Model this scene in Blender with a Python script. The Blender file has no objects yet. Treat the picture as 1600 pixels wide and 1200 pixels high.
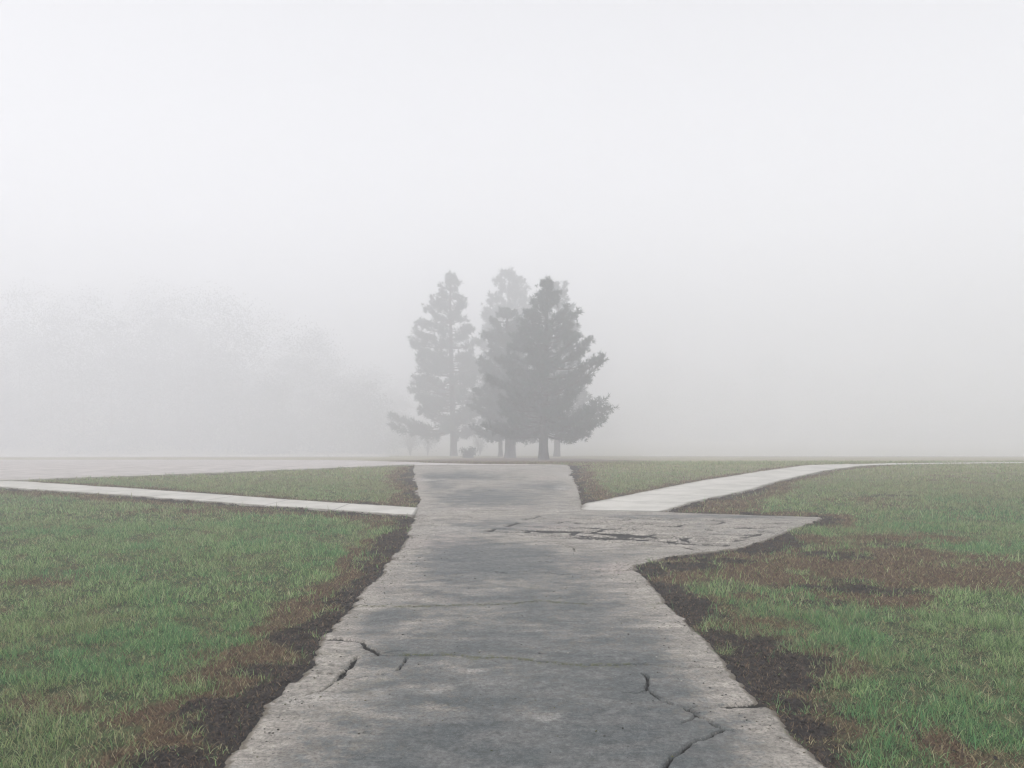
# A foggy park: broken concrete path, crossing walkways, turf, a clump of pines fading into the fog.
import bpy, math
import numpy as np

rng = np.random.default_rng(11)
scene = bpy.context.scene
COL = scene.collection
CAM_H, FPX, HY = 1.9, 1300.0, 649.0          # eye height (m), focal length and horizon row of the 1600x1200 frame


def G(x, y):
    """ground point seen at a photograph pixel (flat near ground)"""
    Y = CAM_H * FPX / (y - HY)
    return ((x - 800.0) * Y / FPX, Y)


# ------------------------------------------------------------------ helpers
def hash2(ix, iy, seed):
    h = (ix.astype(np.int64) * 374761393 + iy.astype(np.int64) * 668265263 + seed * 1442695041) & 0xffffffff
    h = ((h ^ (h >> 13)) * 1274126177) & 0xffffffff
    h = h ^ (h >> 16)
    return (h & 0xffffff) / float(0xffffff)


def vnoise(x, y, scale, seed=0):
    x = np.asarray(x, float) / scale
    y = np.asarray(y, float) / scale
    ix, iy = np.floor(x), np.floor(y)
    fx, fy = x - ix, y - iy
    fx = fx * fx * (3 - 2 * fx)
    fy = fy * fy * (3 - 2 * fy)
    a, b = hash2(ix, iy, seed), hash2(ix + 1, iy, seed)
    c, d = hash2(ix, iy + 1, seed), hash2(ix + 1, iy + 1, seed)
    return (a * (1 - fx) + b * fx) * (1 - fy) + (c * (1 - fx) + d * fx) * fy


def fbm(x, y, scale, seed=0, octs=4):
    s, amp, tot = 0, 1.0, 0
    for o in range(octs):
        s = s + amp * vnoise(np.asarray(x) + 17.3 * o, np.asarray(y) - 9.1 * o, scale / 2 ** o, seed + o * 7)
        tot += amp
        amp *= 0.55
    return s / tot


def smooth(a, b, x):
    t = np.clip((np.asarray(x, float) - a) / (b - a), 0, 1)
    return t * t * (3 - 2 * t)


def new_mesh(name, verts, faces=None, loops=None, starts=None, totals=None, mat=None, parent=None, smooth_shade=False, attrs=None):
    me = bpy.data.meshes.new(name)
    verts = np.asarray(verts, np.float32)
    me.vertices.add(len(verts))
    me.vertices.foreach_set('co', verts.ravel())
    if faces is not None:
        faces = np.asarray(faces, np.int32)
        n, k = faces.shape
        loops = faces.ravel()
        starts = np.arange(n, dtype=np.int32) * k
    me.loops.add(len(loops))
    me.loops.foreach_set('vertex_index', np.asarray(loops, np.int32))
    me.polygons.add(len(starts))
    me.polygons.foreach_set('loop_start', np.asarray(starts, np.int32))
    if smooth_shade:
        me.polygons.foreach_set('use_smooth', np.ones(len(starts), bool))
    for nm, arr in (attrs or {}).items():
        arr = np.asarray(arr, np.float32)
        if arr.ndim == 1:
            at = me.attributes.new(nm, 'FLOAT', 'POINT')
            at.data.foreach_set('value', arr)
        else:
            if arr.shape[1] == 3:
                arr = np.c_[arr, np.ones(len(arr), np.float32)]
            at = me.attributes.new(nm, 'FLOAT_COLOR', 'POINT')
            at.data.foreach_set('color', np.ascontiguousarray(arr, np.float32).ravel())
    me.update(calc_edges=True)
    me.validate()
    if mat:
        me.materials.append(mat)
    ob = bpy.data.objects.new(name, me)
    COL.objects.link(ob)
    if parent:
        ob.parent = parent
    return ob


def tag(o, label=None, cat=None, group=None, kind=None):
    if label: o['label'] = label
    if cat: o['category'] = cat
    if group: o['group'] = group
    if kind: o['kind'] = kind
    return o


def thing(name, loc, label, cat, group=None):
    o = bpy.data.objects.new(name, None)
    COL.objects.link(o)
    o.location = loc
    o.empty_display_size = 0.3
    return tag(o, label, cat, group)


def seg_dist(px, py, poly, closed=False):
    """distance from points to a polyline; also the arc parameter (0..1) of the nearest spot"""
    P = np.asarray(poly, float)
    if closed:
        P = np.vstack([P, P[:1]])
    best = np.full(px.shape, 1e9)
    par = np.zeros(px.shape)
    n = len(P) - 1
    for i in range(n):
        a, b = P[i], P[i + 1]
        ab = b - a
        L2 = max(ab @ ab, 1e-12)
        t = np.clip(((px - a[0]) * ab[0] + (py - a[1]) * ab[1]) / L2, 0, 1)
        d = np.hypot(px - a[0] - t * ab[0], py - a[1] - t * ab[1])
        m = d < best
        best = np.where(m, d, best)
        par = np.where(m, (i + t) / n, par)
    return best, par


def inside(px, py, poly):
    P = np.asarray(poly, float)
    r = np.zeros(px.shape, bool)
    n = len(P)
    for i in range(n):
        (x1, y1), (x2, y2) = P[i], P[(i + 1) % n]
        if y1 == y2:
            continue
        c = ((y1 > py) != (y2 > py)) & (px < (x2 - x1) * (py - y1) / (y2 - y1) + x1)
        r ^= c
    return r


# ------------------------------------------------------------------ node helpers
def new_mat(name):
    m = bpy.data.materials.new(name)
    m.use_nodes = True
    nt = m.node_tree
    nt.nodes.clear()
    out = nt.nodes.new('ShaderNodeOutputMaterial')
    return m, nt, out


class N:
    def __init__(self, nt):
        self.nt = nt

    def put(self, v, sock):
        if isinstance(v, bpy.types.NodeSocket):
            self.nt.links.new(v, sock)
        elif isinstance(v, (tuple, list)):
            sock.default_value = tuple(v) + ((1,) if len(v) == 3 and len(sock.default_value) == 4 else ())
        else:
            sock.default_value = v

    def coord(self):
        return self.nt.nodes.new('ShaderNodeTexCoord').outputs['Object']

    def attr(self, name, color=False):
        n = self.nt.nodes.new('ShaderNodeAttribute')
        n.attribute_name = name
        return n.outputs['Color' if color else 'Fac']

    def noise(self, co, scale, detail=4, rough=0.55, dist=0.0):
        n = self.nt.nodes.new('ShaderNodeTexNoise')
        self.put(co, n.inputs['Vector'])
        n.inputs['Scale'].default_value = scale
        n.inputs['Detail'].default_value = detail
        n.inputs['Roughness'].default_value = rough
        n.inputs['Distortion'].default_value = dist
        return n.outputs['Fac']

    def voronoi(self, co, scale, out='Distance', feature='F1'):
        n = self.nt.nodes.new('ShaderNodeTexVoronoi')
        n.feature = feature
        self.put(co, n.inputs['Vector'])
        n.inputs['Scale'].default_value = scale
        return n.outputs[out]

    def mapping(self, co, scale):
        n = self.nt.nodes.new('ShaderNodeMapping')
        self.put(co, n.inputs['Vector'])
        n.inputs['Scale'].default_value = scale
        return n.outputs[0]

    def ramp(self, v, a, b, lo=0.0, hi=1.0):
        n = self.nt.nodes.new('ShaderNodeMapRange')
        n.interpolation_type = 'SMOOTHSTEP'
        self.put(v, n.inputs['Value'])
        n.inputs['From Min'].default_value = a
        n.inputs['From Max'].default_value = b
        n.inputs['To Min'].default_value = lo
        n.inputs['To Max'].default_value = hi
        return n.outputs[0]

    def math(self, op, a, b=0.0):
        n = self.nt.nodes.new('ShaderNodeMath')
        n.operation = op
        self.put(a, n.inputs[0])
        self.put(b, n.inputs[1])
        return n.outputs[0]

    def mix(self, fac, a, b, mode='MIX'):
        n = self.nt.nodes.new('ShaderNodeMix')
        n.data_type = 'RGBA'
        n.blend_type = mode
        self.put(fac, n.inputs[0])
        self.put(a, n.inputs[6])
        self.put(b, n.inputs[7])
        return n.outputs[2]

    def bump(self, h, strength, dist, normal=None):
        n = self.nt.nodes.new('ShaderNodeBump')
        n.inputs['Strength'].default_value = strength
        n.inputs['Distance'].default_value = dist
        self.put(h, n.inputs['Height'])
        if normal:
            self.put(normal, n.inputs['Normal'])
        return n.outputs[0]

    def bsdf(self, out, color, rough, normal=None, spec=0.3):
        n = self.nt.nodes.new('ShaderNodeBsdfPrincipled')
        self.put(color, n.inputs['Base Color'])
        self.put(rough, n.inputs['Roughness'])
        n.inputs['Specular IOR Level'].default_value = spec
        if normal:
            self.put(normal, n.inputs['Normal'])
        self.nt.links.new(n.outputs[0], out.inputs['Surface'])
        return n


# ------------------------------------------------------------------ terrain profile (falls away behind the pines)
PROF_Y = np.array([-400, 31.7, 38, 48, 66, 82, 97, 112, 130, 165, 225, 400.])
PROF_P = np.array([0, 0, 722.4, 720.2, 718.3, 715.2, 713.6, 712.6, 711.8])
PROF_Z = np.zeros(len(PROF_Y))
for i in range(2, 9):
    PROF_Z[i] = CAM_H - (PROF_P[i] - HY) * PROF_Y[i] / FPX
PROF_Z[2] = min(PROF_Z[2], 0)
PROF_Z[9] = PROF_Z[8] - 35 * 0.0505
PROF_Z[10] = PROF_Z[9] - 0.8
PROF_Z[11] = PROF_Z[10] - 0.5


def terrain(Y):
    return np.interp(Y, PROF_Y, PROF_Z)


def hill(X, Y):
    """wooded rise far off on the left"""
    return 21.0 * smooth(172, 255, Y) * smooth(-24, -85, X)


# ------------------------------------------------------------------ pavement outlines (world metres)
LEFT = np.array([(-1.58, 1.0), (-1.59, 4.5), (-1.60, 5.28), (-1.62, 5.51), (-1.60, 5.77), (-1.55, 6.43), (-1.60, 6.71), (-1.63, 7.1),
                 (-1.60, 7.77), (-1.61, 8.29), (-1.58, 9.57), (-1.60, 10.25), (-1.63, 12.73), (-1.80, 15.3), (-1.93, 16.4), (-2.00, 17.3),
                 (-2.09, 18.85), (-2.69, 23.3), (-3.13, 26.6), (-3.68, 30.9), (-3.72, 31.6)])
RIGHT = np.array([(1.66, 1.0), (1.69, 4.53), (1.71, 4.72), (1.67, 4.85), (1.68, 5.06), (1.71, 5.40), (1.65, 5.60), (1.65, 5.83), (1.66, 6.35),
                  (1.65, 6.96), (1.62, 7.5), (1.56, 8.40), (1.58, 8.98), (1.55, 10.5), (1.62, 10.62), (2.05, 11.15), (2.75, 11.6), (3.30, 11.95),
                  (3.9, 12.7), (4.7, 13.9), (5.75, 15.35), (5.80, 15.5), (3.10, 16.35), (1.45, 16.62), (1.44, 17.2), (1.50, 17.8),
                  (1.56, 18.85), (1.79, 24.0), (2.11, 30.5), (2.15, 31.6)])


def edge_l(Y):
    Y = np.asarray(Y, float)
    return np.interp(Y, LEFT[:, 1], LEFT[:, 0])


def edge_r(Y):
    Y = np.asarray(Y, float)
    return np.interp(Y, RIGHT[:, 1], RIGHT[:, 0])


def jag(Y, seed):
    st = np.floor(Y / .21 + 2.0 * vnoise(Y, Y * 0, .9, seed + 9))          # crumbled off in angular bites
    bite = (hash2(st, st * 0, seed + 5) - .5) * .10
    return (fbm(Y, Y * 0 + seed, 0.6, seed, 5) - 0.5) * 0.09 + bite * smooth(.35, .6, vnoise(Y, Y * 0, .7, seed + 8)) + (vnoise(Y, Y * 0, 0.05, seed + 3) - 0.5) * 0.026 + (fbm(Y, Y * 0 + seed, 1.7, seed + 4, 4) - .5) * .22 * smooth(16.8, 19, Y)


PATH_POLY = np.vstack([LEFT, RIGHT[::-1]])
# narrow pale walkways: (edge A, edge B)
WALK_L = (np.array([(-1.86, 17.05), (-5.0, 18.75), (-10.0, 21.7), (-14.6, 24.2)]),
          np.array([(-1.80, 15.75), (-5.0, 17.35), (-10.0, 20.15), (-15.8, 23.1)]))
WALK_R = (np.array([(1.40, 16.64), (1.52, 17.80), (3.02, 20.2), (5.24, 23.75), (8.1, 27.75), (10.9, 31.3), (13.2, 33.3), (16.5, 35.4), (24.0, 38.5), (34, 41)]),
          np.array([(2.98, 16.37), (4.0, 18.2), (5.87, 20.8), (8.06, 24.5), (10.7, 28.4), (12.9, 31.0), (16.0, 33.2), (24.0, 36.2), (34, 38.6)]))
ROAD_NEAR = np.array([(-60, 14.0), (-40, 16.5), (-25, 19.6), (-16, 23.2), (-11.9, 25.7), (-9.86, 27.0), (-7.13, 29.06), (-3.73, 31.67), (-1.0, 31.64), (2.13, 31.62)])
ROAD_FAR = np.array([(-60, 62.0), (-40, 66), (-25, 66), (-16, 62), (-11.9, 58), (-9.86, 53), (-7.13, 45), (-3.73, 36.5), (-1.0, 33.6), (2.13, 32.4)])
BACK_L = (np.array([(-170, 78.0), (-60, 84), (-14, 94)]), np.array([(-170, 150.0), (-60, 150), (-22, 150)]))
BACK_R = (np.array([(16, 104.0), (60, 96), (170, 88)]), np.array([(24, 150.0), (60, 150), (170, 150)]))


def strip_poly(ab):
    return np.vstack([ab[0], ab[1][::-1]])


PAVE = [PATH_POLY, strip_poly(WALK_L), strip_poly(WALK_R), strip_poly((ROAD_NEAR, ROAD_FAR)), strip_poly(BACK_L), strip_poly(BACK_R)]


def pave_sd(x, y):
    """signed distance to the nearest pavement (negative inside) and which one"""
    best = np.full(x.shape, 1e9)
    who = np.zeros(x.shape, int)
    for i, P in enumerate(PAVE):
        d, _ = seg_dist(x, y, P, True)
        d = np.where(inside(x, y, P), -d, d)
        m = d < best
        best = np.where(m, d, best)
        who = np.where(m, i, who)
    return best, who


def blob(x, y, px, py, rx, ry):
    cx, cy = G(px, py)
    q = ((x - cx) / rx) ** 2 + ((y - cy) / ry) ** 2
    return np.exp(-q)


# patches of the turf, placed where they lie in the park: (pixel of the centre, radii in metres, strength)
BROWN = [(1180, 890, 1.3, 0.75, 1.0), (1290, 880, 1.6, .9, 1.0), (1380, 930, 1.0, .6, .9), (1380, 840, 1.6, 1.0, .8), (1480, 900, 1.6, 1.2, .8), (1330, 900, 1.9, 1.0, 1.0), (1260, 850, 1.5, 0.8, .8), (1390, 870, 1.6, 1.2, .9), (1100, 890, .6, .45, .9),
         (1560, 880, 1.5, 1.5, .7), (1130, 790, 1.4, 0.8, .9), (1230, 1090, .28, .5, .8), (1210, 1030, .35, .45, .7), (1290, 1180, .25, .3, .7),
         (1240, 950, .4, .35, .55), (1230, 935, .35, .3, .6),
         (470, 955, .45, .9, .7), (370, 1035, .4, .5, .7), (260, 1110, .35, .35, .8), (210, 1190, .3, .3, .9), (560, 880, .3, .9, .6),
         (420, 985, .45, .35, .4), (300, 800, 2.2, .7, .6), (460, 800, 1.7, .6, .9), (570, 803, 1.0, .5, .9), (640, 780, .5, 1.0, .8), (925, 775, .8, 1.5, .9),
         (1350, 780, 1.6, .8, .7), (1390, 790, 1.2, .7, .6), (330, 855, 1.2, .5, .35), (110, 900, 1.2, .8, .5), (300, 1060, .5, .25, .55), (60, 1100, .6, .4, .5)]
DARK = [(1290, 865, .9, .3, .8), (1370, 920, .8, .35, .8), (1150, 875, .6, .25, .9), (1180, 1075, .3, .3, .8), (1260, 1130, .2, .3, .8), (1330, 870, .5, .3, .7), (1290, 940, .6, .2, .6), (1230, 1060, .30, .30, 1.0), (1080, 885, .5, .35, 1.0), (1200, 850, .9, .45, .9), (1330, 905, .6, .25, .6), (1250, 915, .5, .15, .7), (1140, 1000, .35, .4, .8), (1060, 945, .3, .3, .9),
        (410, 1045, .25, .18, 1.0), (420, 1090, .35, .25, .8), (350, 1120, .35, .3, .7), (270, 1190, .45, .4, .6), (510, 965, .22, .5, .7),
        (610, 840, .25, 1.1, 1.0), (540, 925, .2, .6, .7), (1100, 775, 1.3, .35, .7), (1390, 850, .9, .4, .6), (1380, 775, 1.2, .5, .6), (500, 798, 2.0, .35, .7), (330, 790, 1.5, .4, .5)]
GREEN = [(1120, 920, .5, .5, .9), (1180, 945, .6, .4, .8), (1240, 960, .7, .5, .8), (1340, 990, 1.2, .7, .9), (1125, 1012, .14, .18, 1.0), (1370, 1100, .5, .7, .9), (1390, 1180, .35, .4, .9),
         (1250, 1010, .4, .4, .6), (1320, 830, 1.4, .7, .8), (1260, 790, 1.4, .9, .7), (1020, 878, .12, .12, .7), (1250, 893, .25, .25, .7), (1400, 1030, .8, .6, .8),
         (560, 830, .9, .8, .8), (400, 860, 1.5, 1.0, .9), (380, 970, .6, .5, .6), (270, 900, 1.2, .8, .8), (370, 1000, .3, .3, .7), (290, 1075, .3, .2, .8), (220, 1080, .4, .4, .8),
         (210, 980, .7, .6, .8), (210, 1140, .22, .25, .5)]


def turf(x, y):
    """three shares of the turf at a point: live grass, dead brown grass, bare dark soil"""
    d, who = pave_sd(x, y)
    n1 = fbm(x, y, 0.9, 3, 4)
    n2 = fbm(x, y, 0.42, 23, 5)
    n3 = fbm(x, y, 2.6, 41, 4)
    right = x > 0
    main = who == 0
    w_soil = np.where(main, np.where(right, 0.30, 0.24), 0.12) * (0.0 + 2.2 * n1)
    w_brown = np.where(main, np.where(right, 0.55, 0.50), 0.35) * (0.4 + 1.3 * n3)
    below = ((who == 1) & (y < 15.95 - .57 * (x + 1.8))) | ((who == 2) & (x > 2.2 + .72 * (y - 16.6)) & (y < 22))
    w_soil = np.where(below, .30 * (.35 + 1.5 * n1), w_soil)
    w_brown = np.where(below, .75 * (.4 + 1.3 * n3), w_brown)
    w_soil = np.where(who >= 3, 0.03, w_soil)
    w_brown = np.where(who >= 3, 0.1, w_brown)
    soil = 1 - smooth(w_soil * 0.75, w_soil * 1.25, d + (n2 - 0.5) * 1.15)
    brown = 1 - smooth(w_soil + w_brown * 0.6, w_soil + w_brown * 1.2, d + (n2 - 0.5) * 0.95)
    for (px, py, rx, ry, s) in BROWN:
        brown = np.maximum(brown, smooth(0.25, 0.75, s * blob(x, y, px, py, rx, ry) + (n2 - 0.5) * 0.9))
    brown = np.maximum(brown, smooth(0.58, 0.76, n3 * 0.6 + n2 * 0.4) * 0.75)
    for (px, py, rx, ry, s) in GREEN:
        g = smooth(0.3, 0.7, s * blob(x, y, px, py, rx, ry) + (n2 - 0.5) * 0.5)
        brown = brown * (1 - g * 0.9)
        soil = soil * (1 - g * 0.75)
    for (px, py, rx, ry, s) in DARK:
        soil = np.maximum(soil, smooth(0.3, 0.7, s * blob(x, y, px, py, rx, ry) + (n2 - 0.5) * 0.7))
    # needle litter round the pines
    bed = np.exp(-(((x - 0.4) / 9.0) ** 2 + ((y - 55) / 26.0) ** 2))
    brown = np.maximum(brown, smooth(0.25, 0.6, bed + (n3 - 0.5) * 0.3))
    soil = np.clip(soil, 0, 1)
    brown = np.clip(brown, 0, 1) * (1 - soil)
    return 1 - np.maximum(brown, soil), brown, soil, d, who


def ground_z(x, y, soil, d):
    z = terrain(y) - 0.012 + (fbm(x, y, 1.4, 61, 3) - 0.5) * 0.06 * np.clip(np.maximum(d, 0) / 0.8, 0, 1)
    z += (fbm(x, y, 0.15, 71, 4) - 0.5) * (0.012 + 0.075 * soil)
    z -= 0.006 * soil
    z = z + hill(x, y)
    z -= 0.14 * smooth(0.0, 0.22, -d)
    return z


# ------------------------------------------------------------------ materials
def mat_ground():
    m, nt, out = new_mat('turf_soil')
    n = N(nt)
    co = n.coord()
    green, brown, soil = n.attr('green'), n.attr('brown'), n.attr('soil')
    f1 = n.noise(co, 26, 6, 0.7)
    f2 = n.noise(co, 7, 5, 0.6)
    f3 = n.noise(co, 95, 3, 0.6)
    f4 = n.noise(co, 1.3, 4, 0.6)
    thatch = n.mix(n.ramp(f1, .35, .68), (0.028, 0.026, 0.016), (0.115, 0.105, 0.055))
    live = n.mix(n.ramp(f2, .35, .65), (0.022, 0.038, 0.016), (0.075, 0.105, 0.042))
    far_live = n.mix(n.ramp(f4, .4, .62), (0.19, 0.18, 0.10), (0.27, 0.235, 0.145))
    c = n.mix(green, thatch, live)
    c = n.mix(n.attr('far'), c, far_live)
    br = n.mix(n.ramp(f1, .35, .7), (0.045, 0.028, 0.018), (0.165, 0.105, 0.062))
    c = n.mix(brown, c, br)
    sc = n.mix(n.ramp(f1, .38, .72), (0.008, 0.007, 0.008), (0.058, 0.047, 0.043))
    sc = n.mix(n.ramp(f3, .62, .72), sc, (0.11, 0.095, 0.08))
    c = n.mix(soil, c, sc)
    h = n.math('ADD', n.math('MULTIPLY', f1, 0.7), n.math('MULTIPLY', f3, 0.3))
    n.bsdf(out, c, 0.9, n.bump(h, 0.9, 0.03), 0.2)
    return m


def mat_path():
    m, nt, out = new_mat('weathered_concrete')
    n = N(nt)
    co = n.coord()
    big = n.noise(co, 0.55, 5, 0.6)
    mid = n.noise(n.mapping(co, (0.8, 1.6, 1)), 2.2, 6, 0.68, 0.4)
    fine = n.noise(co, 15, 6, 0.72)
    grit = n.noise(co, 150, 3, 0.7)
    grit2 = n.noise(co, 42, 5, 0.8)
    streak = n.noise(n.mapping(co, (0.8, 1.35, 1)), 4.0, 8, 0.74, 0.3)
    c = n.mix(n.ramp(mid, .3, .7), (0.185, 0.174, 0.157), (0.315, 0.296, 0.270))
    c = n.mix(n.ramp(big, .52, .68), c, (0.275, 0.248, 0.232))
    c = n.mix(n.ramp(n.noise(co, 1.7, 6, .72), .55, .72, 0, .4), c, (0.150, 0.152, 0.100))
    stain = n.attr('stain')
    sfac = n.math('ADD', n.math('MULTIPLY', stain, 1.0), n.math('MULTIPLY', n.math('SUBTRACT', streak, 0.5), 2.0))
    sfac = n.math('ADD', sfac, n.math('MULTIPLY', n.math('SUBTRACT', fine, 0.5), 2.3))
    dark = n.mix(n.ramp(mid, .35, .68), (0.050, 0.062, 0.067), (0.105, 0.110, 0.110))
    c = n.mix(n.ramp(sfac, .12, .80, 0, .94), c, dark)
    c = n.mix(n.ramp(n.attr('light'), .1, 1.0, 0, .7), c, n.mix(n.ramp(fine, .3, .7), (0.24, 0.23, 0.217), (0.36, 0.348, 0.33)))
    c = n.mix(1.0, c, n.mix(n.ramp(fine, .28, .72), (.55, .55, .55), (1.45, 1.43, 1.40)), 'MULTIPLY')
    c = n.mix(1.0, c, n.mix(n.ramp(grit2, .28, .72), (1.42, 1.41, 1.39), (.60, .60, .60)), 'MULTIPLY')
    # aggregate: pale and dark grains
    c = n.mix(n.ramp(grit2, .57, .66, 0, .8), c, (0.055, 0.054, 0.054))
    c = n.mix(n.ramp(grit, .60, .72, 0, .7), c, (0.42, 0.40, 0.375))
    c = n.mix(n.ramp(grit, .40, .28, 0, .6), c, (0.07, 0.07, 0.07))
    moss = n.ramp(n.math('MULTIPLY', n.attr('moss'), n.ramp(n.noise(co, 16, 6, .75), .42, .66)), .10, .55, 0, .8)
    c = n.mix(moss, c, n.mix(n.ramp(grit2, .35, .65), (0.035, 0.042, 0.018), (0.12, 0.125, 0.055)))
    c = n.mix(n.ramp(n.math('ADD', n.attr('crack'), n.math('MULTIPLY', n.math('SUBTRACT', grit2, .5), .8)), .35, .7), c, (0.010, 0.0095, 0.009))
    c = n.mix(n.ramp(n.math('ADD', n.attr('edge'), n.math('MULTIPLY', n.math('SUBTRACT', fine, .5), 1.4)), .45, .9, 0, .8), c, (0.105, 0.090, 0.066))
    h = n.math('ADD', n.math('MULTIPLY', grit2, 0.6), n.math('MULTIPLY', grit, 0.4))
    n.bsdf(out, c, n.ramp(sfac, .2, .9, .85, .62), n.bump(h, 0.75, 0.008), 0.35)
    return m


def mat_walk(name, a, b, seed):
    m, nt, out = new_mat(name)
    n = N(nt)
    co = n.coord()
    mid = n.noise(co, 1.1 + seed, 6, 0.65)
    fine = n.noise(co, 30, 5, 0.7)
    c = n.mix(n.ramp(mid, .35, .65), a, b)
    c = n.mix(n.ramp(fine, .58, .72, 0, .5), c, tuple(v * .5 for v in a))
    c = n.mix(n.ramp(n.noise(co, 5, 5, .7), .6, .72, 0, .45), c, tuple(v * .62 for v in a))
    dirt = n.math('ADD', n.attr('across'), n.math('MULTIPLY', n.math('SUBTRACT', n.noise(co, 3, 6, .75), .5), .5))
    c = n.mix(n.ramp(dirt, .16, -.04, 0, .75), c, (.13, .115, .09))
    fr = n.math('FRACT', n.math('DIVIDE', n.attr('along'), 1.8))
    c = n.mix(n.ramp(fr, .035, .02, 0, .5), c, (.10, .095, .09))
    n.bsdf(out, c, 0.85, n.bump(fine, 0.5, 0.01), 0.3)
    return m


def mat_attr(name, attr, rough=0.75, spec=0.25, transl=0.0, sc=0):
    m, nt, out = new_mat(name)
    n = N(nt)
    c = n.attr(attr, True)
    if sc:
        c = n.mix(n.ramp(n.noise(n.coord(), sc, 4, .7), .3, .7), n.mix(1.0, c, (.55, .55, .55), 'MULTIPLY'), c)
    b = n.bsdf(out, c, rough, None, spec)
    if transl:
        t = nt.nodes.new('ShaderNodeBsdfTranslucent')
        n.put(c, t.inputs[0])
        mx = nt.nodes.new('ShaderNodeMixShader')
        mx.inputs[0].default_value = transl
        nt.links.new(b.outputs[0], mx.inputs[1])
        nt.links.new(t.outputs[0], mx.inputs[2])
        nt.links.new(mx.outputs[0], out.inputs['Surface'])
    return m


def mat_bark():
    m, nt, out = new_mat('pine_bark')
    n = N(nt)
    co = n.mapping(n.coord(), (1, 1, .25))
    v = n.voronoi(co, 14, 'Distance')
    f = n.noise(co, 20, 5, .7)
    c = n.mix(n.ramp(n.math('ADD', v, n.math('MULTIPLY', f, .4)), .35, .9), (0.075, 0.055, 0.045), (0.022, 0.018, 0.017))
    n.bsdf(out, c, .9, n.bump(n.math('SUBTRACT', f, v), .8, .03), .15)
    return m


# ------------------------------------------------------------------ ground sheet
def spaced(parts):
    out = []
    for a, b, s in parts:
        out.append(np.arange(a, b, s))
    return np.concatenate(out)


half = spaced([(0, 6, .055), (6, 13, .11), (13, 32, .35), (32, 90, 2.5), (90, 381, 20)])
XS = np.concatenate([-half[:0:-1], half])
YS = np.concatenate([spaced([(-380, -40, 20), (-40, -4, 4), (-4, 2, .3), (2, 12, .055), (12, 20, .11), (20, 36, .25), (36, 90, .6), (90, 170, 3), (170, 381, 15)])])
gx, gy = np.meshgrid(XS, YS)
gx, gy = gx.ravel(), gy.ravel()
near = (np.abs(gx) < 95) & (gy > -5) & (gy < 110)
tg, tb, ts, td = np.ones(gx.shape), np.zeros(gx.shape), np.zeros(gx.shape), np.full(gx.shape, 5.0)
a_, b_, c_, d_, w_ = turf(gx[near], gy[near])
tg[near], tb[near], ts[near], td[near] = a_, b_, c_, d_
nx, ny = len(XS), len(YS)
ii = (np.arange(ny - 1)[:, None] * nx + np.arange(nx - 1)[None, :]).ravel()
quads = np.stack([ii, ii + 1, ii + 1 + nx, ii + nx], 1)
gz = ground_z(gx, gy, ts, td)
ground = new_mesh('ground', np.stack([gx, gy, gz], 1), quads, mat=mat_ground(), smooth_shade=True,
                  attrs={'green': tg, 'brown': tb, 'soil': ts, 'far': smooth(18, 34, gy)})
tag(ground, kind='structure')

# ------------------------------------------------------------------ the path slab: a fine sheet with real cracks
C5 = lambda pts: [G(200 + x / 3, 800 + y / 3) for x, y in pts]
C6 = lambda pts: [G(500 + x * .3167, 820 + y * .3167) for x, y in pts]
C7 = lambda pts: [G(900 + x * .3167, 820 + y * .3167) for x, y in pts]
C3 = lambda pts: [G(600 + x * .25, 680 + y * .25) for x, y in pts]
C4 = lambda pts: [G(900 + x * .3125, 680 + y * .3125) for x, y in pts]
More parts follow.
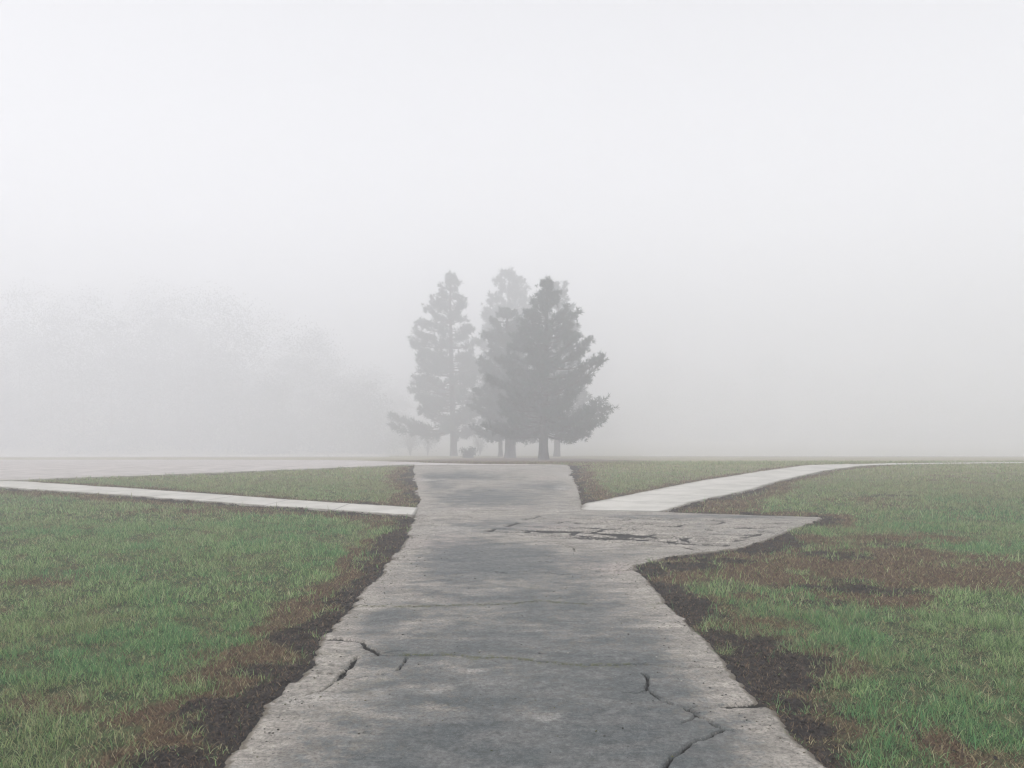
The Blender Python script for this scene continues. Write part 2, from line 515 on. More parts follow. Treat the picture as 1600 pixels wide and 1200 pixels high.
# (points, width at start, width at end, moss)
CRACKS = [
    ([G(650, 797), G(760, 798), G(905, 797)], .02, .02, 0), ([G(655, 768), G(780, 766), G(902, 767)], .03, .03, 0), ([G(648, 747), G(770, 746), G(894, 747)], .04, .04, 0),
    (C5([(1030, 730), (1000, 722), (960, 716)]), .008, .004, 0), (C5([(990, 775), (1040, 790), (1120, 770), (1200, 760)]), .006, .004, 0), (C5([(1180, 668), (1230, 655), (1300, 650)]), .007, .004, 0),
    (C5([(860, 700), (900, 706), (940, 700)]), .012, .004, 0), (C7([(600, 935), (560, 960), (520, 975)]), .006, .004, 0), (C7([(350, 815), (300, 830), (240, 826)]), .006, .004, 0), (C7([(690, 990), (725, 1005)]), .008, .010, 0),
    (C7([(540, 905), (600, 890), (640, 905)]), .005, .006, 0), (C7([(725, 1005), (800, 1020), (900, 1010)]), .006, .003, 0), (C6([(1120, 240), (1200, 248), (1260, 250)]), .008, .004, 0), (C6([(870, 235), (940, 240)]), .010, .004, 0),
    (C6([(200, 1030), (270, 1034)]), .010, .006, 0), (C6([(1080, 180), (1160, 184)]), .009, .004, 0),
    (C5([(915, 592), (980, 592), (1040, 600), (1090, 605), (1110, 625), (1150, 645), (1180, 668)]), .040, .022, 0),
    (C5([(1090, 675), (1060, 695), (1030, 730), (990, 775), (940, 810), (900, 838)]), .040, .024, .4),
    (C5([(900, 838), (870, 845), (810, 862), (700, 885)]), .016, .028, 0),
    (C5([(1090, 675), (1200, 674), (1290, 676), (1480, 672)]), .010, .007, .2),
    (C6([(420, 640), (600, 640), (780, 655), (960, 660), (1120, 680), (1300, 695), (1500, 695)]), .008, .012, .9),
    (C7([(-80, 690), (330, 692), (500, 705), (640, 702), (755, 700)]), .008, .014, .35),
    (C5([(1305, 685), (1285, 715), (1270, 740)]), .012, .008, 0),
    (C5([(865, 658), (950, 665)]), .016, .006, 0),
    (C5([(890, 750), (970, 755)]), .010, .005, 0),
    (C5([(640, 890), (740, 800)]), .014, .012, 0),
    (C6([(220, 400), (400, 405), (560, 400), (740, 395), (960, 390), (1060, 375), (1200, 385), (1320, 390)]), .006, .007, 1.0),
    (C7([(332, 735), (355, 775), (350, 815), (440, 870), (480, 885), (540, 905), (600, 935), (690, 990)]), .012, .018, 0),
    (C7([(725, 1005), (700, 1025), (620, 1055), (560, 1080), (530, 1110), (480, 1150), (450, 1190), (430, 1240)]), .014, .012, .2),
    (C7([(640, 905), (720, 890), (850, 882), (945, 874)]), .010, .085, 0),
    (C7([(440, 862), (480, 865)]), .008, .006, 0),
    (C7([(100, 235), (170, 230), (250, 228), (290, 210)]), .010, .018, 0),
    (C7([(400, 388), (450, 385)]), .02, .03, 0),
    (C7([(1050, 1085), (1110, 1095), (1180, 1105)]), .006, .03, 0),
    (C6([(1060, 80), (1190, 95), (1255, 110), (1255, 132)]), .012, .016, 0),
    (C5([(1300, 108), (1340, 122)]), .02, .03, 0),
]
GROOVES = [
    (C3([(975, 503), (880, 526)]), .05, .05), (C3([(1270, 511), (1600, 513)]), .06, .06), (C3([(890, 520), (1000, 519)]), .05, .05),
    (C3([(880, 536), (1100, 540), (1330, 548)]), .05, .05), (C3([(840, 545), (770, 570)]), .07, .07), (C3([(890, 571), (1150, 580), (1330, 575)]), .04, .05),
    (C3([(700, 585), (880, 592), (1060, 598), (1350, 600)]), .07, .06), (C3([(650, 603), (690, 588)]), .09, .06), (C3([(650, 603), (780, 606), (1200, 606), (1600, 630)]), .07, .08),
    (C3([(780, 618), (1090, 628), (1380, 640), (1600, 655)]), .05, .07), (C3([(1200, 606), (1170, 622)]), .08, .06), (C3([(900, 598), (880, 608)]), .06, .06),
    (C3([(1120, 540), (1080, 550)]), .06, .06),
    (C4([(60, 408), (270, 414), (600, 425), (880, 432), (1040, 440)]), .05, .05), (C4([(0, 440), (180, 432), (280, 415)]), .05, .05), (C4([(330, 450), (560, 459)]), .06, .06),
    (C4([(0, 438), (330, 441), (700, 444)]), .04, .05), (C4([(0, 462), (250, 470), (500, 472), (640, 480)]), .05, .05), (C4([(0, 484), (280, 495), (530, 514), (560, 530)]), .08, .07),
    (C4([(0, 499), (300, 515), (600, 545), (740, 552)]), .07, .09), (C4([(740, 552), (760, 545)]), .08, .05), (C4([(600, 488), (860, 497)]), .06, .06), (C4([(840, 459), (930, 463)]), .07, .09),
    (C4([(900, 478), (1005, 490)]), .06, .08), (C4([(960, 454), (1080, 463)]), .07, .08), (C4([(690, 513), (820, 512), (900, 500), (915, 492)]), .05, .06), (C4([(780, 531), (860, 518)]), .06, .05),
    (C4([(550, 558), (600, 572)]), .09, .06), (C4([(640, 420), (750, 428), (700, 443)]), .05, .05), (C4([(400, 490), (350, 502)]), .06, .06), (C4([(140, 468), (90, 483)]), .05, .05),
    (C4([(560, 440), (500, 452)]), .05, .05), (C4([(480, 505), (700, 520), (800, 521)]), .05, .05), (C4([(180, 452), (330, 455)]), .04, .04), (C4([(660, 468), (670, 473)]), .1, .1),
]

rg = np.random.default_rng(5)
for k_ in range(60):
    py = 807 + 44 * (k_ // 3 + .6 * rg.random()) / 20
    lo_x = np.interp(py, [806, 815, 832, 840, 852], [905, 870, 775, 850, 1000])
    hi_x = np.interp(py, [806, 812, 822, 840, 852], [1215, 1240, 1215, 1160, 1130])
    px = lo_x + (hi_x - lo_x) * (k_ % 3 + .5 * rg.random()) / 3
    ex = min(px + (hi_x - lo_x) * (.12 + .3 * rg.random()), hi_x)
    GROOVES.append(([G(px, py), G((px + ex) / 2, py + .012 * (ex - px) + rg.normal() * .4), G(ex, py + .022 * (ex - px))], .026 + .016 * rg.random(), .026 + .016 * rg.random()))


def build_path():
    rows = spaced([(1.0, 3.6, .08), (3.6, 8.8, .0125), (8.8, 18.0, .028), (18.0, 31.62, .09)])
    ncol = 500
    u = np.linspace(0, 1, ncol)
    L = edge_l(rows) + jag(rows, 101)
    R = edge_r(rows) + jag(rows, 202)
    X = L[:, None] + (R - L)[:, None] * u[None, :]
    Y = np.repeat(rows[:, None], ncol, 1)
    x, y = X.ravel(), Y.ravel()
    w = np.repeat((R - L)[:, None], ncol, 1).ravel()
    uu = np.tile(u, len(rows))
    de = np.minimum(uu, 1 - uu) * w                         # distance to the side edge along the row
    z = (fbm(x, y, 1.1, 301, 3) - .5) * .022 + (fbm(x, y, .12, 311, 3) - .5) * .005
    crack = np.zeros(x.shape)
    moss = np.zeros(x.shape)
    for pts, w0, w1, ms in CRACKS:
        P = np.array(pts)
        wob = (fbm(x, y, .11, 401, 4) - .5) * .06
        wob2 = (fbm(x, y, .11, 431, 4) - .5) * .06
        box = (x > P[:, 0].min() - .3) & (x < P[:, 0].max() + .3) & (y > P[:, 1].min() - .3) & (y < P[:, 1].max() + .3)
        d, t = seg_dist(x[box] + wob[box], y[box] + wob2[box], P)
        ww = .72 * (w0 + (w1 - w0) * t) * (0.55 + .85 * fbm(x[box], y[box], .09, 411, 2))
        k = 1 - smooth(ww * .5, ww * 1.1 + .0075, d)
        crack[box] = np.maximum(crack[box], k)
        if ms:
            mm = ms * (1 - smooth(.01, .11, d)) * smooth(.3, .6, fbm(x[box], y[box], .7, 421, 3) + .15)
            moss[box] = np.maximum(moss[box], mm)
    for pts, w0, w1 in GROOVES:
        P = np.array(pts)
        box = (x > P[:, 0].min() - .4) & (x < P[:, 0].max() + .4) & (y > P[:, 1].min() - .5) & (y < P[:, 1].max() + .5)
        wob = (fbm(x[box], y[box], .5, 441, 3) - .5) * .09
        d, t = seg_dist(x[box], y[box] + wob, P)
        ww = 1.15 * (w0 + (w1 - w0) * t) * (0.5 + .9 * fbm(x[box], y[box], .6, 451, 2))
        crack[box] = np.maximum(crack[box], .80 * (1 - smooth(ww * .4, ww * .8 + .024, d)))
    # worn, rounded and crumbled slab edges
    z -= crack * .04
    z -= .018 * (1 - smooth(0, .05, de))
    # the broken corner on the left has settled a little
    piece = inside(x, y, C5([(915, 592), (1090, 605), (1180, 668), (1090, 675), (1030, 730), (900, 838), (700, 885), (600, 880)]))
    z -= piece * .010
    # stains
    s = np.zeros(x.shape)
    for (px, py, rx, ry, k) in [(760, 1180, 1.0, .7, .95), (980, 1150, .75, .55, .95), (820, 1080, 1.0, .5, .6), (940, 1040, .8, .6, .7), (780, 1000, .9, .9, .55), (590, 970, .28, .7, .9),
                                (760, 870, 1.1, 1.6, .75), (870, 950, .9, 1.0, .5), (610, 890, .25, .9, .55), (640, 1150, .5, .3, .6), (700, 1010, .9, .5, .5),
                                (780, 820, .9, 1.1, .5), (760, 775, 1.4, 2.2, .7), (860, 760, .9, 1.6, .6), (680, 760, .8, 1.6, .55), (700, 745, 1.6, 2.4, .6), (1010, 1080, .5, .5, .5),
                                (1100, 806, 3.0, .35, .5), (1000, 1000, .5, .7, .3), (560, 1010, .4, .3, .35), (480, 1150, .3, .25, .3)]:
        s = np.maximum(s, k * blob(x, y, px, py, rx, ry))
    s = s + .10 + .30 * smooth(.15, .9, de) * smooth(13, 10, y) + (fbm(x, y, .8, 501, 4) - .5) * .65
    s *= smooth(.04, .45, de) * .85 + .15
    lt = np.zeros(x.shape)
    for (px, py, rx, ry, k) in [(520, 1088, .45, .12, .7), (620, 1080, .45, .11, .55), (470, 1096, .3, .08, .6), (760, 1068, .4, .10, .5), (730, 1048, .18, .06, .5), (830, 985, .3, .06, .4),
                                (700, 826, 1.0, .5, .6), (690, 800, 1.2, .6, .5), (640, 838, .6, .8, .4), (900, 798, 1.0, .25, .7), (750, 795, 1.6, .16, .6), (1010, 840, 1.6, .6, .45),
                                (660, 750, .5, .5, .9), (885, 742, .45, 1.8, .9), (880, 762, .3, .8, .8), (770, 731, 2.6, 1.4, .55), (920, 830, 1.5, 1.2, .3), (835, 1120, .3, .12, .5), (1180, 830, 2.0, .8, .35)]:
        lt = np.maximum(lt, k * blob(x, y, px, py, rx, ry))
    lt = np.clip(lt + (fbm(x, y, .25, 521, 4) - .5) * 1.1 * (lt > .12), 0, 1)
    edge = (1 - smooth(.0, .10, de)) * (y < 16)
    edge = np.maximum(edge, .55 * (1 - smooth(.0, .45, de)) * fbm(x, y, .5, 531, 3))
    nr = len(rows)
    V = np.stack([x, y, z + terrain(y)], 1)
    ii = (np.arange(nr - 1)[:, None] * ncol + np.arange(ncol - 1)[None, :]).ravel()
    F = [np.stack([ii, ii + 1, ii + 1 + ncol, ii + ncol], 1)]
    A = {'crack': crack, 'moss': moss, 'stain': np.clip(s, 0, 1.2), 'light': lt, 'edge': edge}
    # skirts down the sides
    base = len(V)
    for col, flip in ((0, 1), (ncol - 1, 0)):
        idx = np.arange(nr) * ncol + col
        low = V[idx].copy()
        low[:, 2] -= .11
        V = np.vstack([V, low])
        for k in A:
            A[k] = np.concatenate([A[k], A[k][idx]])
        j = base + np.arange(nr)
        q = np.stack([idx[:-1], idx[1:], j[1:], j[:-1]], 1)
        F.append(q if flip else q[:, ::-1])
        base += nr
    o = new_mesh('path', V, np.vstack(F), mat=mat_path(), smooth_shade=True, attrs=A)
    return tag(o, kind='structure')


build_path()


def resample(P, n):
    P = np.asarray(P, float)
    t = np.concatenate([[0], np.cumsum(np.hypot(*np.diff(P, axis=0).T))])
    q = np.linspace(0, t[-1], n)
    return np.stack([np.interp(q, t, P[:, 0]), np.interp(q, t, P[:, 1])], 1)


def strip(name, ab, mat, n, m, lift, jagamp=.05, smooth_curve=True):
    A, B = resample(ab[0], n), resample(ab[1], n)
    if smooth_curve:
        for _ in range(6):
            A[1:-1] = (A[:-2] + 2 * A[1:-1] + A[2:]) / 4
            B[1:-1] = (B[:-2] + 2 * B[1:-1] + B[2:]) / 4
    along_j = np.concatenate([[0], np.cumsum(np.hypot(*np.diff(A, axis=0).T))])
    ja = (fbm(along_j, np.zeros(n), .6, 77, 4) - .5) * 2 * jagamp
    jb = (fbm(along_j, np.zeros(n), .6, 88, 4) - .5) * 2 * jagamp
    d = B - A
    d /= np.hypot(d[:, 0], d[:, 1])[:, None]
    A, B = A + d * ja[:, None], B + d * jb[:, None]
    u = np.linspace(0, 1, m)
    P = A[:, None, :] + (B - A)[:, None, :] * u[None, :, None]
    x, y = P[..., 0].ravel(), P[..., 1].ravel()
    z = terrain(y) + lift + (fbm(x, y, 1.5, 91, 3) - .5) * .012
    V = np.stack([x, y, z], 1)
    ii = (np.arange(n - 1)[:, None] * m + np.arange(m - 1)[None, :]).ravel()
    F = [np.stack([ii, ii + m, ii + m + 1, ii + 1], 1)]
    base = len(V)
    ring = np.concatenate([np.arange(m), np.arange(1, n) * m + m - 1, (n - 1) * m + np.arange(m - 2, -1, -1), np.arange(n - 2, 0, -1) * m])
    along = np.repeat(np.concatenate([[0], np.cumsum(np.hypot(*np.diff((A + B) / 2, axis=0).T))]), m)
    across = np.tile(np.minimum(u, 1 - u) * np.hypot(*(B - A).mean(0)), n)
    low = V[ring].copy()
    low[:, 2] -= .13
    V = np.vstack([V, low])
    j = base + np.arange(len(ring))
    F.append(np.stack([ring, np.roll(ring, -1), np.roll(j, -1), j], 1))
    o = new_mesh(name, V, np.vstack(F), mat=mat, smooth_shade=False, attrs={'along': np.r_[along, along[ring]], 'across': np.r_[across, across[ring] * 0]})
    return tag(o, kind='structure')


M_WALK = mat_walk('pale_concrete', (0.40, 0.39, 0.36), (0.50, 0.485, 0.45), 0)
M_ROAD = mat_walk('road_surface', (0.34, 0.318, 0.306), (0.44, 0.41, 0.395), .3)
wl = (WALK_L[0] + np.array([-.06, .0]), WALK_L[1] + np.array([-.06, 0]))
strip('walkway', wl, M_WALK, 400, 14, .012)
wr = (WALK_R[0].copy(), WALK_R[1].copy())
strip('walkway', wr, M_WALK, 700, 14, .012)
road_n, road_f = ROAD_NEAR.copy(), ROAD_FAR.copy()
strip('road', (road_n + np.array([0, .03]), road_f), M_ROAD, 260, 16, .006, .02)
kb = ROAD_NEAR[2:8]
strip('kerb', (kb + np.array([.02, -.10]), kb + np.array([-.10, .16])), M_WALK, 200, 4, .035, .01)
strip('road', BACK_L, M_ROAD, 120, 10, .02, .02, False)
strip('road', BACK_R, M_ROAD, 120, 10, .02, .02, False)


# ------------------------------------------------------------------ grass, dead grass, soil crumbs: nobody could count these
def scatter(n, y0, y1):
    """points under the view cone plus a margin on both sides"""
    t = rng.random(n)
    y = np.sqrt(y0 ** 2 + (y1 ** 2 - y0 ** 2) * t)
    x = (rng.random(n) * 2 - 1) * (0.66 * y + 0.9)
    return x, y


def blades(x, y, z, height, width, lean, color, curl=0.35):
    n = len(x)
    az = rng.random(n) * 2 * math.pi
    la = rng.random(n) * 2 * math.pi
    dx, dy = np.cos(az), np.sin(az)
    lx, ly = np.cos(la) * lean * height, np.sin(la) * lean * height
    up = height * np.sqrt(np.clip(1 - lean ** 2, .05, 1))
    b = np.stack([x, y, z], 1)
    side = np.stack([dx, dy, np.zeros(n)], 1) * (width / 2)[:, None]
    mid = b + np.stack([lx * curl, ly * curl, up * .58], 1)
    tip = b + np.stack([lx, ly, up], 1)
    V = np.stack([b - side, b + side, mid + side * .75, mid - side * .75, tip], 1).reshape(-1, 3)
    o = np.arange(n)[:, None] * 5
    q = (o + np.array([[0, 1, 2, 3]]))
    t = (o + np.array([[3, 2, 4]]))
    loops = np.concatenate([q, t], 1).ravel()
    starts = np.stack([np.arange(n) * 7, np.arange(n) * 7 + 4], 1).ravel()
    shade = np.array([.7, .7, 1.0, 1.0, 1.08])[None, :, None]
    C = np.repeat(color[:, None, :], 5, 1)
    return V, loops, starts, C.reshape(-1, 3)


def join(parts):
    V, Lp, S, C = [], [], [], []
    vo = lo = 0
    for v, l, s, c in parts:
        V.append(v); Lp.append(l + vo); S.append(s + lo); C.append(c)
        vo += len(v); lo += len(l)
    return np.vstack(V), np.concatenate(Lp), np.concatenate(S), np.vstack(C)


def pick(palette, n, jitter=.3):
    P = np.array(palette)
    c = P[rng.integers(0, len(P), n)]
    return c * (1 + (rng.random((n, 1)) - .5) * 2 * jitter)


LIVE = [(0.195, 0.330, 0.130), (0.240, 0.375, 0.150), (0.290, 0.415, 0.170), (0.360, 0.460, 0.215), (0.120, 0.225, 0.090), (0.440, 0.500, 0.285), (0.055, 0.105, 0.045)]
LUSH = [(0.095, 0.245, 0.100), (0.130, 0.300, 0.122), (0.180, 0.345, 0.150)]
STRAW = [(0.30, 0.255, 0.14), (0.36, 0.31, 0.18), (0.23, 0.19, 0.105), (0.42, 0.37, 0.24), (0.25, 0.23, 0.12)]
DEAD = [(0.140, 0.088, 0.058), (0.105, 0.066, 0.046), (0.18, 0.122, 0.080), (0.065, 0.043, 0.032), (0.26, 0.19, 0.12)]
ROT = [(0.045, 0.034, 0.028), (0.065, 0.048, 0.036), (0.09, 0.068, 0.048), (0.030, 0.026, 0.024)]

live_parts, dead_parts = [], []
for (n, y0, y1, wscale, hscale) in [(230000, 3.2, 8.0, 1.0, 1.0), (300000, 8.0, 15.0, 1.5, 1.05), (250000, 15.0, 24.0, 2.6, 1.1), (200000, 24.0, 40.0, 4.2, 1.15)]:
    x, y = scatter(n, y0, y1)
    g, br, so, d, who = turf(x, y)
    z = ground_z(x, y, so, d) - .004
    keep = d > np.where(rng.random(n) < .16, -0.06 * rng.random(n), 0.0)
    x, y, g, br, so, d, z = [v[keep] for v in (x, y, g, br, so, d, z)]
    n = len(x)
    r = rng.random(n)
    clump = fbm(x, y, .22, 601, 3)
    lush = fbm(x, y, 1.7, 611, 3)
    # live blades
    m = r < g * (.52 + .80 * smooth(.3, .6, clump)) * .72 + br * .04 + so * .010
    k = m.sum()
    hgt = (.024 + .068 * rng.random(k) ** 1.8) * (.35 + 1.35 * smooth(.25, .75, clump[m])) * hscale
    c = pick(LIVE, k)
    lu = rng.random(k) < smooth(.48, .66, lush[m]) * .55
    c[lu] = pick(LUSH, lu.sum())
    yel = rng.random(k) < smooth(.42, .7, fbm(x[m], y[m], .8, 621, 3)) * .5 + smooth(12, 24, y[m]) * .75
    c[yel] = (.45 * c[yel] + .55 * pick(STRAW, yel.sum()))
    live_parts.append(blades(x[m], y[m], z[m], hgt, (.0032 + .003 * rng.random(k)) * wscale, .30 + .65 * rng.random(k), c))
    # straw and dead blades: lower, flatter
    m2 = (~m) & (rng.random(n) < g * .42 + br * .95 + so * .70)
    k = m2.sum()
    c = pick(DEAD, k)
    st = rng.random(k) < (.75 * g[m2] + .22 * br[m2])
    c[st] = pick(STRAW, st.sum())
    ro = rng.random(k) < so[m2] * .45 + br[m2] * .12
    c[ro] = pick(ROT, ro.sum())
    hgt = (.025 + .055 * rng.random(k)) * (1 - .35 * so[m2])
    dead_parts.append(blades(x[m2], y[m2], z[m2], hgt, (.003 + .0025 * rng.random(k)) * wscale, .55 + .42 * rng.random(k), c, .5))

V, Lp, S, C = join(live_parts)
o = new_mesh('grass', V, loops=Lp, starts=S, mat=mat_attr('grass_blade', 'tint', .6, .3, .45), attrs={'tint': C})
tag(o, 'short green turf growing beside the path and walkways', 'grass', kind='stuff')
V, Lp, S, C = join(dead_parts)
o = new_mesh('dead_grass', V, loops=Lp, starts=S, mat=mat_attr('dead_blade', 'tint', .8, .2, .2), attrs={'tint': C})
tag(o, 'flattened brown dead grass along the broken path edges', 'dead grass', kind='stuff')


def lumps(x, y, z, r, color, flat=.6):
    """crumbs: jittered octahedra"""
    n = len(x)
    base = np.array([(1, 0, 0), (0, 1, 0), (-1, 0, 0), (0, -1, 0), (0, 0, 1), (0, 0, -.6)], float)
    P = base[None] * (1 + (rng.random((n, 6, 1)) - .5) * .8) * r[:, None, None]
    P[..., 2] *= flat
    a = rng.random(n) * 6.283
    ca, sa = np.cos(a)[:, None], np.sin(a)[:, None]
    X = P[..., 0] * ca - P[..., 1] * sa + x[:, None]
    Y = P[..., 0] * sa + P[..., 1] * ca + y[:, None]
    Z = P[..., 2] + z[:, None]
    V = np.stack([X, Y, Z], 2).reshape(-1, 3)
    f = np.array([(0, 1, 4), (1, 2, 4), (2, 3, 4), (3, 0, 4), (1, 0, 5), (2, 1, 5), (3, 2, 5), (0, 3, 5)])
    F = (np.arange(n)[:, None, None] * 6 + f[None]).reshape(-1, 3)
    return V, F, np.repeat(color, 6, 0)


x1, y1 = scatter(120000, 3.2, 9.0)
x2, y2 = scatter(90000, 9.0, 19.0)
x, y = np.r_[x1, x2], np.r_[y1, y2]
g, br, so, d, who = turf(x, y)
z = ground_z(x, y, so, d)
m = (d > 0.0) & (rng.random(len(x)) < so * .8 + br * .06)
r = (.003 + .015 * rng.random(m.sum()) ** 3) * (1 + .06 * y[m])
c = pick([(0.018, 0.016, 0.016), (0.030, 0.026, 0.024), (0.050, 0.041, 0.036), (0.075, 0.06, 0.05)], m.sum(), .3)
V, F, C = lumps(x[m], y[m], z[m], r, c)
o = new_mesh('soil_crumbs', V, F, mat=mat_attr('soil_crumb', 'tint', .9, .2), attrs={'tint': C})
tag(o, 'loose dark soil crumbs along the crumbling path edges', 'soil', kind='stuff')

# grit, needles and leaf scraps lying on the path
n = 5200
y = np.sqrt(3.2 ** 2 + (16.0 ** 2 - 3.2 ** 2) * rng.random(n))
L, R = edge_l(y) + .06, edge_r(y) - .06
side = rng.random(n)
x = np.where(rng.random(n) < .45, L + (R - L) * side, np.where(side < .5, L + rng.exponential(.12, n), R - rng.exponential(.14, n)))
ok = (x > L) & (x < R)
x, y = x[ok], y[ok]
n = len(x)
c = pick([(0.03, 0.028, 0.026), (0.06, 0.05, 0.04), (0.10, 0.085, 0.06), (0.30, 0.28, 0.25), (0.09, 0.09, 0.04), (0.04, 0.035, 0.03)], n, .3)
pz = (fbm(x, y, 1.1, 301, 3) - .5) * .022
V, F, C = lumps(x, y, pz + .002, .0025 + .009 * rng.random(n) ** 5, c, .45)
o = new_mesh('path_debris', V, F, mat=mat_attr('debris', 'tint', .85, .2), attrs={'tint': C})
tag(o, 'grit and leaf scraps scattered on the concrete path', 'debris', kind='stuff')

# ------------------------------------------------------------------ pines
BARK = mat_bark()
M_NEEDLE = mat_attr('pine_needle', 'tint', .6, .3, .12)


def tube(P, Rr, k=7):
    P = np.asarray(P, float)
    n = len(P)
    T = np.gradient(P, axis=0)
    T /= np.linalg.norm(T, axis=1)[:, None] + 1e-9
    ref = np.where(np.abs(T[:, 2:3]) > .9, np.array([[1., 0, 0]]), np.array([[0, 0, 1.]]))
    A = np.cross(T, ref)
    A /= np.linalg.norm(A, axis=1)[:, None] + 1e-9
    B = np.cross(T, A)
    a = np.linspace(0, 2 * math.pi, k, endpoint=False)
    V = P[:, None] + (A[:, None] * np.cos(a)[None, :, None] + B[:, None] * np.sin(a)[None, :, None]) * np.asarray(Rr)[:, None, None]
    V = V.reshape(-1, 3)
    i = (np.arange(n - 1)[:, None] * k + np.arange(k)[None])
    j = (np.arange(n - 1)[:, None] * k + (np.arange(k) + 1)[None] % k)
    F = np.stack([i, j, j + k, i + k], 2).reshape(-1, 4)
    return V, F


class Mesh:
    def __init__(s): s.v, s.f, s.n = [], [], 0

    def add(s, V, F):
        s.v.append(V); s.f.append(F + s.n); s.n += len(V)

    def out(s): return np.vstack(s.v), np.vstack(s.f)


def tufts(centers, dirs, size, r, per, wid, tints, spread=.9):
    """needle sprays: thin triangles radiating from each centre about its twig's direction"""
    n = len(centers)
    d = dirs[:, None, :] * (1.0 - spread * .45) + r.normal(size=(n, per, 3)) * spread * .62
    d[..., 2] += .12
    d /= np.linalg.norm(d, axis=2)[..., None]
    ln = size[:, None] * (.6 + .6 * r.random((n, per)))
    off = (r.random((n, per, 1)) - .6) * dirs[:, None, :] * size[:, None, None] * .8
    b = centers[:, None, :] + off
    tip = b + d * ln[..., None]
    s = np.cross(d, r.normal(size=(n, per, 3)))
    s /= np.linalg.norm(s, axis=2)[..., None] + 1e-9
    s *= (wid * (.7 + .6 * r.random((n, per))))[..., None]
    V = np.stack([b - s * .6, b + s * .6, b + d * ln[..., None] * .55 + s, tip, b + d * ln[..., None] * .55 - s], 2).reshape(-1, 3)
    F = (np.arange(n * per)[:, None] * 5 + np.array([[0, 1, 2, 3]]))
    F2 = (np.arange(n * per)[:, None] * 5 + np.array([[0, 2, 3, 4]]))
    F = np.stack([np.arange(n * per) * 5 + k for k in (0, 1, 2, 3, 4)], 1)
    C = np.repeat(tints, per * 5, 0)
    return V, F, C


